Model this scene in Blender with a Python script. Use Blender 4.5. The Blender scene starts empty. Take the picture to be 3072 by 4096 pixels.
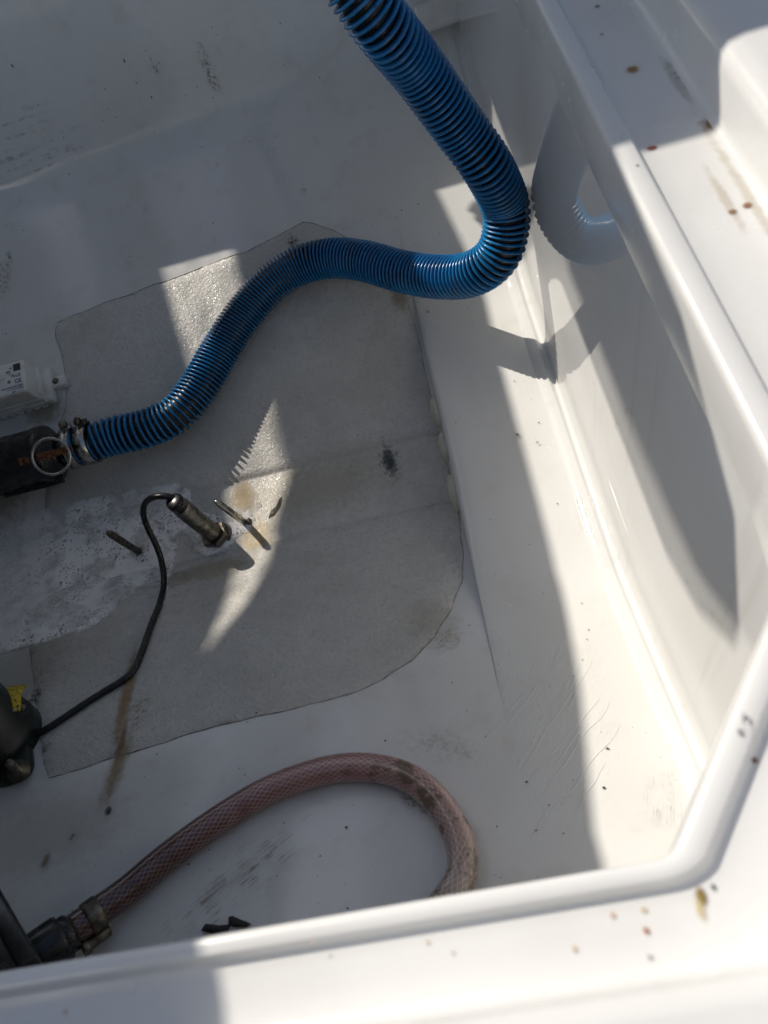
import bpy, bmesh, math, random
from mathutils import Vector, Matrix, noise
random.seed(7)
S = bpy.context.scene
COL = S.collection

# ------------------------------------------------------------------ camera
FPX, CX, CY = 3080.0, 1536.0, 2048.0            # focal length and centre, in photo pixels
R = Matrix(((0.96900, -0.22130, -0.11050), (-0.12700, -0.83010, 0.54300), (-0.21190, -0.51210, -0.83240)))
# orthonormalise rows
_x = Vector(R[0]).normalized(); _y = Vector(R[1]); _y = (_y - _x * _y.dot(_x)).normalized(); _z = _x.cross(_y)
R = Matrix((_x, _y, _z))
CAM = Vector((0, 0, 0.80))
cd = bpy.data.cameras.new('camera'); cam = bpy.data.objects.new('camera', cd); COL.objects.link(cam)
cr, cu, cb = R.col[0], -R.col[1], -R.col[2]
cam.matrix_world = Matrix(((cr[0], cu[0], cb[0], CAM[0]), (cr[1], cu[1], cb[1], CAM[1]), (cr[2], cu[2], cb[2], CAM[2]), (0, 0, 0, 1)))
cd.sensor_fit = 'HORIZONTAL'; cd.sensor_width = 7.35; cd.lens = 7.35 * FPX / 3072
cd.clip_start = 0.02; cd.clip_end = 500
cd.dof.use_dof = True; cd.dof.focus_distance = 0.93; cd.dof.aperture_fstop = 2.3; cd.dof.aperture_blades = 7
S.camera = cam

# ------------------------------------------------------------------ light
SUN = Vector((-0.72, 0.75, 1.0)).normalized()   # towards the sun
w = bpy.data.worlds.new('World'); S.world = w; w.use_nodes = True
wn = w.node_tree; bg = wn.nodes['Background']
sky = wn.nodes.new('ShaderNodeTexSky'); sky.sky_type = 'NISHITA'; sky.sun_disc = False
sky.sun_elevation = math.asin(SUN.z); sky.sun_rotation = math.atan2(SUN.x, SUN.y)
wn.links.new(sky.outputs[0], bg.inputs[0]); bg.inputs[1].default_value = 0.115
sl = bpy.data.lights.new('sun', 'SUN'); sl.energy = 4.2; sl.angle = math.radians(0.5); sl.color = (1, 0.968, 0.925)
so = bpy.data.objects.new('sun', sl); COL.objects.link(so); so.rotation_euler = (-SUN).to_track_quat('-Z', 'Y').to_euler()
S.view_settings.view_transform = 'Standard'; S.view_settings.look = 'None'
S.view_settings.exposure = 0.03; S.view_settings.gamma = 1.0; S.view_settings.use_curve_mapping = False
S.view_settings.use_white_balance = True; S.view_settings.white_balance_temperature = 7150; S.view_settings.white_balance_tint = 10
S.render.engine = 'CYCLES'
S.cycles.use_denoising = True
S.cycles.max_bounces = 8; S.cycles.diffuse_bounces = 5; S.cycles.glossy_bounces = 4; S.cycles.transparent_max_bounces = 12
S.cycles.caustics_reflective = False; S.cycles.caustics_refractive = False
S.cycles.sample_clamp_indirect = 6

# ------------------------------------------------------------------ shape of the compartment
YK, KH, DEAD = 0.57, 0.055, 0.36                 # keel line, half width of the flat, slope of the bottom
def smax(a, b, k): return 0.5 * (a + b + math.sqrt((a - b) ** 2 + k * k))
def crease_y(x): return 1.178 + 0.085 * min(x, 0.05)
def hull_z(x, y):
    a = abs(y - YK) - KH
    z = DEAD * 0.5 * (a + math.sqrt(a * a + 0.0006 ** 2 * 16)) if a > -0.05 else 0.0
    st = max(0.0, min(1.0, 0.5 - a / 0.006)); z -= 0.0045 * st * st * (3 - 2 * st) * max(0.0, min(1.0, (x + 0.62) / 0.1))
    yc = crease_y(x)
    if y > yc - 0.03:
        b = y - yc
        z += 2.9 * 0.5 * (b + math.sqrt(b * b + 0.012 ** 2))
    return min(z, 0.423)
XE = -0.0125                                     # front edge of the raised shelf
def shelf_z(x, y): return smax(0.060, hull_z(x, y) - 0.0004, 0.012)
XW = 0.1365                                      # inner face of the end wall

def ray(px, py): return R @ Vector(((px - CX) / FPX, (py - CY) / FPX, 1))
def atz(px, py, z):
    r = ray(px, py); return CAM + r * ((z - CAM.z) / r.z)
def atx(px, py, x):
    r = ray(px, py); return CAM + r * ((x - CAM.x) / r.x)
def floor_z(x, y): return shelf_z(x, y) if x > XE else hull_z(x, y)
def hull(px, py, h=0.0, fn=hull_z):
    """point of the bottom (raised by h) that lies on this line of sight"""
    r = ray(px, py); t0, t1 = 0.3, 2.2
    for _ in range(44):
        t = 0.5 * (t0 + t1); p = CAM + r * t
        if p.z > fn(p.x, p.y) + h: t0 = t
        else: t1 = t
    return CAM + r * t0

# ------------------------------------------------------------------ object helpers
def link(name, mesh, mat=None, parent=None, smooth=True, **props):
    o = bpy.data.objects.new(name, mesh); COL.objects.link(o)
    if mat: mesh.materials.append(mat)
    if parent: o.parent = parent
    if smooth:
        for p in mesh.polygons: p.use_smooth = True
    for k, v in props.items(): o[k] = v
    return o
def mesh_of(verts, faces, name='m'):
    m = bpy.data.meshes.new(name); m.from_pydata([tuple(v) for v in verts], [], faces); m.update(); return m
def thing(name, label, cat, loc=(0, 0, 0), group=None):
    o = bpy.data.objects.new(name, None); COL.objects.link(o); o.empty_display_size = 0.02
    o['label'] = label; o['category'] = cat
    if group: o['group'] = group
    o.location = loc
    bpy.context.view_layer.update()
    return o
def part(name, mesh, mat, parent, smooth=True, **props):
    o = link(name, mesh, mat, None, smooth, **props)
    o.parent = parent; o.matrix_parent_inverse = WORLD(parent).inverted()
    return o
def WORLD(o):
    m = o.matrix_basis.copy()
    while o.parent:
        m = o.parent.matrix_basis @ o.matrix_parent_inverse @ m; o = o.parent
    return m
def catmull(pts, step):
    """resampled smooth curve through pts"""
    P = [Vector(p) for p in pts]; P = [2 * P[0] - P[1]] + P + [2 * P[-1] - P[-2]]; fine = []
    for i in range(1, len(P) - 2):
        for k in range(24):
            t = k / 24; a, b, c, d = P[i - 1:i + 3]
            fine.append(0.5 * ((2 * b) + (c - a) * t + (2 * a - 5 * b + 4 * c - d) * t * t + (3 * b - a - 3 * c + d) * t ** 3))
    fine.append(P[-2])
    out = [fine[0]]; acc = 0.0
    for a, b in zip(fine, fine[1:]):
        L = (b - a).length
        while acc + L >= step:
            f = (step - acc) / L; a = a.lerp(b, f); out.append(a); L = (b - a).length; acc = 0.0
        acc += L
    return out
def frames(C):
    """parallel transported normals along a curve"""
    T = [(C[min(i + 1, len(C) - 1)] - C[max(i - 1, 0)]).normalized() for i in range(len(C))]
    n = T[0].orthogonal().normalized(); N = []
    for t in T:
        n = (n - t * n.dot(t)).normalized(); N.append(n)
    return T, N, [t.cross(n) for t, n in zip(T, N)]
def tube(C, rad, seg=16, cap=True, uv=False):
    T, N, B = frames(C); V = []; F = []
    for i, c in enumerate(C):
        r = rad(i / (len(C) - 1)) if callable(rad) else rad
        for k in range(seg):
            a = 2 * math.pi * k / seg; V.append(c + (N[i] * math.cos(a) + B[i] * math.sin(a)) * r)
    for i in range(len(C) - 1):
        for k in range(seg):
            k2 = (k + 1) % seg; F.append((i * seg + k, i * seg + k2, (i + 1) * seg + k2, (i + 1) * seg + k))
    nside = len(F)
    if cap: F.append(tuple(range(seg))[::-1]); F.append(tuple((len(C) - 1) * seg + k for k in range(seg)))
    m = mesh_of(V, F)
    if uv:
        L = [0.0]
        for a, b in zip(C, C[1:]): L.append(L[-1] + (b - a).length)
        u = m.uv_layers.new(name='uv')
        for fi in range(nside):
            i, k = divmod(fi, seg)
            for li, (ii, kk) in zip(m.polygons[fi].loop_indices, ((i, k), (i, k + 1), (i + 1, k + 1), (i + 1, k))):
                u.data[li].uv = (L[ii], kk / seg)
    return m
def axes(d):
    d = Vector(d).normalized(); n = d.orthogonal().normalized(); return d, n, d.cross(n)
def lathe(A, d, prof, seg=24, rot=0.0, n=None):
    """prof: (radius, height along d from A)"""
    d = Vector(d).normalized(); n = Vector(n) if n else d.orthogonal(); n = (n - d * n.dot(d)).normalized(); b = d.cross(n); V = []; F = []
    for r, h in prof:
        for k in range(seg):
            a = rot + 2 * math.pi * k / seg; V.append(Vector(A) + d * h + (n * math.cos(a) + b * math.sin(a)) * r)
    for i in range(len(prof) - 1):
        for k in range(seg):
            k2 = (k + 1) % seg; F.append((i * seg + k, i * seg + k2, (i + 1) * seg + k2, (i + 1) * seg + k))
    F.append(tuple(range(seg))[::-1]); F.append(tuple((len(prof) - 1) * seg + k for k in range(seg)))
    return mesh_of(V, F)
def rbox(o, ax, size, bev=0.002, seg=3, taper=1.0):
    """bevelled box: corner-centred at o (centre of its base), axes ax=(a,b,n), size along them"""
    bm = bmesh.new(); bmesh.ops.create_cube(bm, size=1)
    for v in bm.verts:
        k = taper if v.co.z > 0 else 1
        v.co = Vector((v.co.x * size[0] * k, v.co.y * size[1] * k, (v.co.z + 0.5) * size[2]))
    bmesh.ops.bevel(bm, geom=bm.edges[:], offset=bev, segments=seg, profile=0.5, affect='EDGES')
    for v in bm.verts: v.co = Vector(o) + ax[0] * v.co.x + ax[1] * v.co.y + ax[2] * v.co.z
    bmesh.ops.recalc_face_normals(bm, faces=bm.faces)
    m = bpy.data.meshes.new('box'); bm.to_mesh(m); bm.free(); return m
def prism(pts, depth, ax, o, bev=0.0):
    """outline pts in axes ax[0],ax[1], extruded along ax[2]"""
    bm = bmesh.new(); vs = [bm.verts.new((p[0], p[1], 0)) for p in pts]; f = bm.faces.new(vs)
    e = bmesh.ops.extrude_face_region(bm, geom=[f])
    for g in e['geom']:
        if isinstance(g, bmesh.types.BMVert): g.co.z += depth
    if bev: bmesh.ops.bevel(bm, geom=bm.edges[:], offset=bev, segments=2, profile=0.5, affect='EDGES')
    for v in bm.verts: v.co = Vector(o) + ax[0] * v.co.x + ax[1] * v.co.y + ax[2] * v.co.z
    bmesh.ops.recalc_face_normals(bm, faces=bm.faces)
    m = bpy.data.meshes.new('prism'); bm.to_mesh(m); bm.free(); return m
def sheet(outline, h, fn, cell=0.012, wob=0.0):
    """sheet lying on the surface fn, h above it, with this world outline (x, y)"""
    bm = bmesh.new(); f = bm.faces.new([bm.verts.new((p[0], p[1], 0)) for p in outline])
    xs = [p[0] for p in outline]; ys = [p[1] for p in outline]
    n = int((max(xs) - min(xs)) / cell)
    for i in range(1, n): bmesh.ops.bisect_plane(bm, geom=bm.verts[:] + bm.edges[:] + bm.faces[:], plane_co=(min(xs) + i * cell, 0, 0), plane_no=(1, 0, 0))
    yl = [min(ys) + i * cell for i in range(1, int((max(ys) - min(ys)) / cell))] + [YK + q * KH + d for q in (-1, 1) for d in (-.003, 0.0, .003)]
    for y in yl: bmesh.ops.bisect_plane(bm, geom=bm.verts[:] + bm.edges[:] + bm.faces[:], plane_co=(0, y, 0), plane_no=(0, 1, 0))
    bmesh.ops.triangulate(bm, faces=[f for f in bm.faces if len(f.verts) > 4])
    for v in bm.verts:
        b = any(e.is_boundary for e in v.link_edges)
        v.co.z = fn(v.co.x, v.co.y) + (0.0003 if b else h + wob * noise.noise(v.co * 60))
    bmesh.ops.recalc_face_normals(bm, faces=bm.faces)
    m = bpy.data.meshes.new('sheet'); bm.to_mesh(m); bm.free()
    if sum(p.normal.z for p in m.polygons) < 0: m.flip_normals()
    return m
def jitter(px, amp, n=4, seed=0):
    """subdivide a closed pixel outline and roughen it"""
    out = []; m = len(px)
    for i in range(m):
        a, b = px[i], px[(i + 1) % m]
        for k in range(n):
            t = k / n; x = a[0] + (b[0] - a[0]) * t; y = a[1] + (b[1] - a[1]) * t
            v = noise.noise_vector(Vector((x * 0.011, y * 0.011, seed))); out.append((x + v.x * amp, y + v.y * amp))
    return out

# ------------------------------------------------------------------ materials
class NT:
    def __init__(s, name):
        s.m = bpy.data.materials.new(name); s.m.use_nodes = True; s.t = s.m.node_tree; s.p = s.t.nodes['Principled BSDF']
        s.co = s.t.nodes.new('ShaderNodeTexCoord').outputs['Object']
    def n(s, k, **kw):
        nd = s.t.nodes.new('ShaderNode' + k)
        for a, v in kw.items(): setattr(nd, a, v)
        return nd
    def l(s, a, b): s.t.links.new(a, b)
    def val(s, sock, v):
        if hasattr(v, 'links'): s.l(v, sock)
        else: sock.default_value = v
    def noise(s, scale, detail=4, rough=0.55, vec=None, dist=0.0):
        nd = s.n('TexNoise'); nd.inputs['Scale'].default_value = scale; nd.inputs['Detail'].default_value = detail
        nd.inputs['Roughness'].default_value = rough; nd.inputs['Distortion'].default_value = dist; s.l(vec or s.co, nd.inputs['Vector']); return nd.outputs['Fac']
    def ramp(s, fac, a, b, va=0.0, vb=1.0, smooth=True):
        nd = s.n('MapRange', interpolation_type='SMOOTHSTEP' if smooth else 'LINEAR', clamp=True); s.l(fac, nd.inputs[0])
        for i, v in enumerate((a, b, va, vb)): nd.inputs[i + 1].default_value = v
        return nd.outputs[0]
    def math(s, op, a, b=0.0):
        nd = s.n('Math', operation=op); s.val(nd.inputs[0], a); s.val(nd.inputs[1], b); return nd.outputs[0]
    def mix(s, fac, a, b, mode='MIX'):
        nd = s.n('Mix', data_type='RGBA', blend_type=mode); s.val(nd.inputs[0], fac)
        for i, v in ((6, a), (7, b)): s.val(nd.inputs[i], v if hasattr(v, 'links') else (*v, 1))
        return nd.outputs[2]
    def stretch(s, sc, rot=(0, 0, 0)):
        a = s.n('Mapping'); a.inputs['Rotation'].default_value = rot; s.l(s.co, a.inputs[0])
        nd = s.n('Mapping'); nd.inputs['Scale'].default_value = sc; s.l(a.outputs[0], nd.inputs[0]); return nd.outputs[0]
    def bump(s, h, strength=0.3, dist=0.001, nrm=None):
        nd = s.n('Bump'); nd.inputs['Strength'].default_value = strength; nd.inputs['Distance'].default_value = dist; s.l(h, nd.inputs['Height'])
        if nrm: s.l(nrm, nd.inputs['Normal'])
        return nd.outputs[0]
    def warp(s, scale, amt):
        nd = s.n('TexNoise'); nd.inputs['Scale'].default_value = scale; nd.inputs['Detail'].default_value = 5; s.l(s.co, nd.inputs['Vector'])
        sub = s.n('VectorMath', operation='SUBTRACT'); s.l(nd.outputs['Color'], sub.inputs[0]); sub.inputs[1].default_value = (0.5, 0.5, 0.5)
        sc = s.n('VectorMath', operation='SCALE'); s.l(sub.outputs[0], sc.inputs[0]); sc.inputs['Scale'].default_value = amt
        ad = s.n('VectorMath', operation='ADD'); s.l(s.co, ad.inputs[0]); s.l(sc.outputs[0], ad.inputs[1]); return ad.outputs[0]
    def blob(s, vec, c, r, ang=0.0, soft=0.35):
        """1 inside an ellipse of radii r round c, 0 outside"""
        mp = s.n('Mapping', vector_type='TEXTURE'); s.l(vec, mp.inputs[0])
        mp.inputs['Location'].default_value = c; mp.inputs['Rotation'].default_value = (0, 0, ang); mp.inputs['Scale'].default_value = (r[0], r[1], 0.12 if len(r) < 3 else r[2])
        ln = s.n('VectorMath', operation='LENGTH'); s.l(mp.outputs[0], ln.inputs[0]); return s.ramp(ln.outputs['Value'], 1.0, soft)
    def out(s, base, rough=None, nrm=None, **kw):
        s.val(s.p.inputs['Base Color'], base if hasattr(base, 'links') else (*base, 1))
        if rough is not None: s.val(s.p.inputs['Roughness'], rough)
        if nrm: s.l(nrm, s.p.inputs['Normal'])
        for k, v in kw.items(): s.p.inputs[k.replace('_', ' ')].default_value = v
        return s.m

def plain(name, col, rough=0.4, var=0.15, scale=60, metal=0.0, bump=0.0, **kw):
    t = NT(name); f = t.noise(scale, 5); c = t.mix(t.ramp(f, 0.3, 0.7), [x * (1 - var) for x in col], [min(1, x * (1 + var)) for x in col])
    r = t.ramp(t.noise(scale * 1.7, 3), 0.3, 0.7, rough * 0.75, min(1, rough * 1.3))
    return t.out(c, r, t.bump(f, bump, 0.001) if bump else None, Metallic=metal, **kw)

RUST = (0.23, 0.085, 0.025); TAN = (0.36, 0.25, 0.12); SOOT = (0.035, 0.035, 0.033); DIRT = (0.20, 0.165, 0.115)
def hp(px, py, r, ang, col, k, brk=0): return (tuple(hull(px, py, 0, floor_z)), r, math.radians(ang), col, k, brk)
floor_stains = [
    hp(508, 2790, (0.010, 0.085), 3, (.40, .25, .10), 0.6, 0), hp(508, 2790, (0.0045, 0.08), 3, RUST, 0.9, -60), hp(458, 3110, (0.0045, 0.045), 2, RUST, 0.9, -60), hp(488, 2990, (0.005, 0.04), 2, RUST, 0.6, 0),
    hp(470, 3080, (0.012, 0.05), -8, TAN, 0.55, 0), hp(436, 3245, (0.004, 0.005), 0, SOOT, 0.95, 0), hp(560, 2850, (0.016, 0.03), 0, TAN, 0.4, 90),
    hp(975, 1990, (0.024, 0.036), 0, (0.46, 0.31, 0.11), 0.55, 0), hp(1030, 2150, (0.034, 0.036), 0, (0.50, 0.36, 0.15), 0.45, 0), hp(860, 2280, (0.075, 0.022), 0, (.42, .30, .14), 0.3, 0),
    hp(1230, 1960, (0.13, 0.06), 0, (.42, .34, .2), 0.22, 0), hp(1560, 1850, (0.010, 0.03), 5, (0.03, 0.055, 0.075), 0.75, 0), hp(1560, 1850, (0.02, 0.045), 0, (0.10, 0.11, 0.11), 0.5, 120),
    hp(1600, 1190, (0.016, 0.03), 0, (.34, .30, .22), 0.5, 0), hp(1180, 985, (0.012, 0.022), 20, SOOT, 0.75, 160), hp(1740, 2500, (0.035, 0.05), 30, (.40, .36, .28), 0.2, 0),
    hp(60, 2700, (0.09, 0.09), 0, (0.22, 0.19, 0.15), 0.3, 0), hp(130, 2820, (0.012, 0.035), -12, SOOT, 0.9, 190), hp(220, 3330, (0.10, 0.05), 0, (0.28, 0.22, 0.15), 0.18, 0),
    hp(700, 2320, (0.03, 0.02), 0, TAN, 0.2, 0), hp(940, 3560, (0.075, 0.028), 32, DIRT, 0.75, -70), hp(1020, 3420, (0.06, 0.02), 30, DIRT, 0.6, -90), hp(760, 3690, (0.05, 0.02), 40, DIRT, 0.6, -80),
    hp(1690, 3215, (0.03, 0.012), -35, SOOT, 0.7, 190), hp(1200, 3060, (0.02, 0.006), 25, DIRT, 0.7, -120), hp(1760, 2990, (0.05, 0.02), -25, (.38, .36, .3), 0.35, 150),
    hp(300, 3345, (0.005, 0.009), 0, DIRT, 0.8, 200), hp(190, 3440, (0.005, 0.008), 0, DIRT, 0.8, 0), hp(840, 290, (0.010, 0.016), 10, SOOT, 0.55, 170), hp(620, 265, (0.005, 0.005), 0, (0.12, 0.12, 0.06), 0.7, 300),
    hp(890, 645, (0.03, 0.008), 35, SOOT, 0.6, -110), hp(140, 610, (0.10, 0.03), 4, (0.13, 0.13, 0.11), 0.4, -60), hp(40, 1050, (0.008, 0.025), 0, SOOT, 0.6, 160), hp(10, 1120, (0.02, 0.04), 0, TAN, 0.5, 40),
    hp(590, 830, (0.008, 0.02), -20, SOOT, 0.4, -120), hp(960, 2120, (0.006, 0.006), 0, TAN, 0.5, 0), hp(180, 1640, (0.04, 0.03), 0, (0.3, 0.24, 0.14), 0.5, 0), hp(3, 1980, (0.06, 0.06), 0, (0.25, 0.22, 0.17), 0.4, 0),
]
def gelcoat(name, col=(0.70, 0.705, 0.70), rough=0.2, speck=0.5, wav=0.0, grime=0.25, wet=()):
    t = NT(name); big = t.noise(5, 2); c = t.mix(t.ramp(big, 0.35, 0.75), col, [x * k for x, k in zip(col, (0.93, 0.925, 0.90))])
    c = t.mix(t.math('MULTIPLY', t.ramp(t.noise(26, 3, 0.65), 0.5, 0.8), grime), c, (0.42, 0.38, 0.31))
    # dark specks of grit, sparse and uneven
    for sc, th in ((230, 0.055),):
        vo = t.n('TexVoronoi'); vo.inputs['Scale'].default_value = sc; t.l(t.co, vo.inputs['Vector'])
        pick = t.n('SeparateColor'); t.l(vo.outputs['Color'], pick.inputs[0])
        f = t.math('MULTIPLY', t.ramp(vo.outputs['Distance'], th * 3.2, th * 1.3), t.ramp(pick.outputs[0], 0.93, 0.95))
        f = t.math('MULTIPLY', f, t.ramp(t.noise(9, 3), 0.42, 0.62)); c = t.mix(t.math('MULTIPLY', f, speck), c, (0.04, 0.037, 0.03))
    r = t.math('ADD', t.ramp(t.noise(14, 2, 0.7), 0.3, 0.75, rough * 0.7, rough * 1.25), t.ramp(t.noise(180, 1), 0.55, 0.8, 0, 0.08))
    h = t.noise(7, 2); b = t.bump(h, 0.25, 0.006 + wav)
    b = t.bump(t.noise(420, 1), 0.05, 0.0006, b)
    if wet:   # rippled, wet zone
        wp = t.warp(30, .05); k = None
        for p_, r_, a_ in wet: f = t.blob(wp, p_, r_, a_, .5); k = f if k is None else t.math('MAXIMUM', k, f)
        rp_ = t.math('ADD', t.math('MULTIPLY', t.noise(190, 2, .55, t.stretch((.45, 1, 1), (0, 0, -.9)), 1.4), .6), t.math('MULTIPLY', t.ramp(t.noise(70, 2, .5, t.stretch((.12, 1.5, 1), (0, 0, -1.0)), .6), .56, .72), .35))
        b = t.bump(t.math('MULTIPLY', rp_, k), .55, .0016, b); r = t.math('SUBTRACT', r, t.math('MULTIPLY', k, .12))
    return t.out(c, r, b, IOR=1.5)

M = {}
M['floor'] = gelcoat('bilge_gelcoat', rough=0.10)
M['shelf'] = gelcoat('shelf_gelcoat', rough=0.2, grime=0.12, wet=[hp(2200, 2900, (.075, .15), -8, TAN, 0)[:3], hp(1960, 2600, (.03, .05), 0, TAN, 0)[:3]])
floor_stains += [hp(1710, 1250, (0.006, 0.006), 0, DIRT, 0.6, 200), hp(2070, 1745, (0.0035, 0.0035), 0, SOOT, 0.8, 0), hp(2150, 1775, (0.0025, 0.0025), 0, SOOT, 0.5, 0),
    hp(1790, 2560, (0.02, 0.02), 0, (0.45, 0.38, 0.26), 0.5, 60), hp(2650, 3200, (0.02, 0.03), -20, DIRT, 0.55, -120)]
def wall_mat():
    t = NT('transom_gelcoat'); c = t.mix(t.ramp(t.noise(6, 3), .35, .75), (0.70, 0.705, 0.705), (0.655, 0.66, 0.65))
    sc = t.noise(30, 3, .6, t.stretch((1, 1, .06))); c = t.mix(t.math('MULTIPLY', t.ramp(sc, .58, .74), .22), c, (.40, .38, .33))
    return t.out(c, t.ramp(t.noise(18, 2), .4, .75, .012, .05), t.bump(t.noise(9, 1), .12, .002), IOR=1.52)
M['wall'] = wall_mat()

def laminate():
    t = NT('bare_laminate')
    c = t.mix(t.ramp(t.noise(9, 3, 0.6), 0.35, 0.7), (0.625, 0.615, 0.585), (0.525, 0.512, 0.475))
    c = t.mix(t.math('MULTIPLY', t.ramp(t.noise(230, 3, 0.7), 0.48, 0.65), 0.35), c, (0.38, 0.365, 0.33))
    vo = t.n('TexVoronoi'); vo.inputs['Scale'].default_value = 210; t.l(t.warp(300, 0.004), vo.inputs['Vector']); pick = t.n('SeparateColor'); t.l(vo.outputs['Color'], pick.inputs[0])
    c = t.mix(t.math('MULTIPLY', t.math('MULTIPLY', t.ramp(vo.outputs['Distance'], 0.2, 0.08), t.ramp(pick.outputs[0], 0.86, 0.9)), t.ramp(t.noise(12, 3), 0.45, 0.6)), c, (0.045, 0.04, 0.03))
    b = t.bump(t.noise(260, 2, 0.65, dist=0.8), 0.8, 0.0015); b = t.bump(t.noise(60, 2, 0.6, t.stretch((0.5, 1.4, 1), (0, 0, 0.6)), 1.0), 0.45, 0.002, b)
    return t.out(c, t.ramp(t.noise(40, 5), 0.3, 0.7, 0.20, 0.5), b)
M['laminate'] = laminate()
def edge_mat():
    t = NT('resin_edge'); return t.out(t.mix(t.ramp(t.noise(120, 5, 0.7), 0.4, 0.6), (0.48, 0.45, 0.39), (0.17, 0.155, 0.12)), 0.5, t.bump(t.noise(500, 3), 0.4, 0.0006))
M['edge'] = edge_mat()

cz = 0.474
def cp(px, py, z, r, col, k, brk=0, soft=0): return (tuple(atz(px, py, z)), r, 0.0, col, k, brk)
coam_stains = [((.1975, .36, cz), (.0045, .11), 0.0, (.52, .46, .33), .3, 0), ((.1985, .50, cz), (.005, .04), 0.0, (.33, .30, .23), .25, 0), cp(2390, 28, cz, (.003, .003), RUST, .7), cp(2528, 280, cz, (.0042, .0042), (0.12, .04, .01), .95), cp(2528, 280, cz, (.007, .007), (0.5, .3, .1), .5), cp(2607, 595, cz, (.0042, .003), (0.22, .04, .02), .9),
    cp(2840, 500, cz, (.004, .005), RUST, .9), cp(2840, 500, cz, (.009, .012), TAN, .4), cp(2720, 300, cz, (.006, .03), (0.2, .19, .15), .3, 160), cp(2985, 825, cz, (.0035, .0035), RUST, .8), cp(2900, 800, cz, (.004, .04), (.5, .42, .28), .3, 0), cp(2930, 850, cz, (.003, .003), RUST, .7),
    cp(2405, 140, cz, (.002, .002), SOOT, .5), cp(2550, 665, .48, (.0014, .0014), SOOT, .7), cp(3020, 3045, cz, (.0018, .0018), (.2, .06, .04), .9),
    cp(2805, 3590, cz, (.0028, .0045), (0.22, .14, .03), .95), cp(2800, 3640, cz, (.0025, .006), (.55, .45, .22), .6), cp(2855, 3550, cz, (.0014, .0018), SOOT, .7), cp(2585, 3725, cz, (.0016, .0016), (.35, .12, .06), .8), cp(2450, 3660, cz, (.0016, .0016), (.5, .32, .2), .6), cp(2575, 3640, cz, (.0018, .0014), (.5, .36, .2), .6),
    cp(2300, 3795, cz, (.0016, .0016), (.5, .38, .22), .6), cp(2600, 3830, cz, (.0016, .0016), (.3, .29, .3), .6), cp(1250, 3770, .48, (.0012, .0012), (.5, .36, .3), .5), cp(1710, 3770, cz, (.0014, .0012), (.5, .38, .26), .5), cp(265, 4050, cz, (.0015, .0015), (.5, .38, .3), .6), cp(1810, 3810, cz, (.0012, .0012), (.5, .45, .3), .5),
    cp(2990, 2900, .48, (.003, .006), (.07, .05, .09), .85, 330), cp(2965, 2940, .48, (.002, .004), (.07, .05, .09), .8, 330), cp(2100, 4060, cz, (.09, .004), (.56, .50, .36), .7, 60), cp(2900, 4000, cz, (.05, .006), (.56, .5, .36), .5, 60)]
def coam():
    t = NT('deck_gelcoat'); c = t.mix(t.ramp(t.noise(9, 4), .35, .7), (0.68, 0.683, 0.68), (0.63, 0.632, 0.625))
    c = t.mix(t.math('MULTIPLY', t.ramp(t.noise(60, 5, .7), .6, .8), .18), c, (.45, .42, .36))
    return t.out(c, t.ramp(t.noise(30, 4), .3, .7, .16, .28), t.bump(t.noise(200, 3), .06, .0008))
M['deck'] = coam()

def stain_mat():
    t = NT('stain'); uv = t.n('UVMap'); nz = t.n('TexNoise'); nz.inputs['Scale'].default_value = 130; nz.inputs['Detail'].default_value = 4; t.l(t.co, nz.inputs['Vector'])
    sub = t.n('VectorMath', operation='SUBTRACT'); t.l(nz.outputs['Color'], sub.inputs[0]); sub.inputs[1].default_value = (.5, .5, .5)
    sc = t.n('VectorMath', operation='SCALE'); t.l(sub.outputs[0], sc.inputs[0]); sc.inputs['Scale'].default_value = .9
    ad = t.n('VectorMath', operation='ADD'); t.l(uv.outputs[0], ad.inputs[0]); t.l(sc.outputs[0], ad.inputs[1]); sp = t.n('SeparateXYZ'); t.l(ad.outputs[0], sp.inputs[0])
    r = t.math('SQRT', t.math('ADD', t.math('MULTIPLY', sp.outputs[0], sp.outputs[0]), t.math('MULTIPLY', sp.outputs[1], sp.outputs[1]))); f = t.ramp(r, 1.0, .25)
    def att(n): a = t.n('Attribute'); a.attribute_name = n; return a
    fine = t.ramp(t.noise(210, 4, .7), .46, .60); mp = t.n('Mapping'); mp.inputs['Scale'].default_value = (1.3, 14, 1); t.l(uv.outputs[0], mp.inputs[0]); at = att('seed'); av = t.n('VectorMath', operation='ADD'); t.l(mp.outputs[0], av.inputs[0]); t.l(at.outputs['Fac'], av.inputs[1])
    lines = t.math('MULTIPLY', t.ramp(t.noise(1.0, 4, .7, av.outputs[0]), .50, .66), t.ramp(t.noise(90, 3), .4, .6))
    f1 = t.math('MULTIPLY', f, t.math('ADD', t.math('MULTIPLY', fine, att('fine').outputs['Fac']), t.math('SUBTRACT', 1.0, att('fine').outputs['Fac'])))
    f2 = t.math('MULTIPLY', f1, t.math('ADD', t.math('MULTIPLY', lines, att('lines').outputs['Fac']), t.math('SUBTRACT', 1.0, att('lines').outputs['Fac'])))
    t.l(t.math('MULTIPLY', f2, att('k').outputs['Fac']), t.p.inputs['Alpha']); return t.out(att('tint').outputs['Color'], .45)
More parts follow.
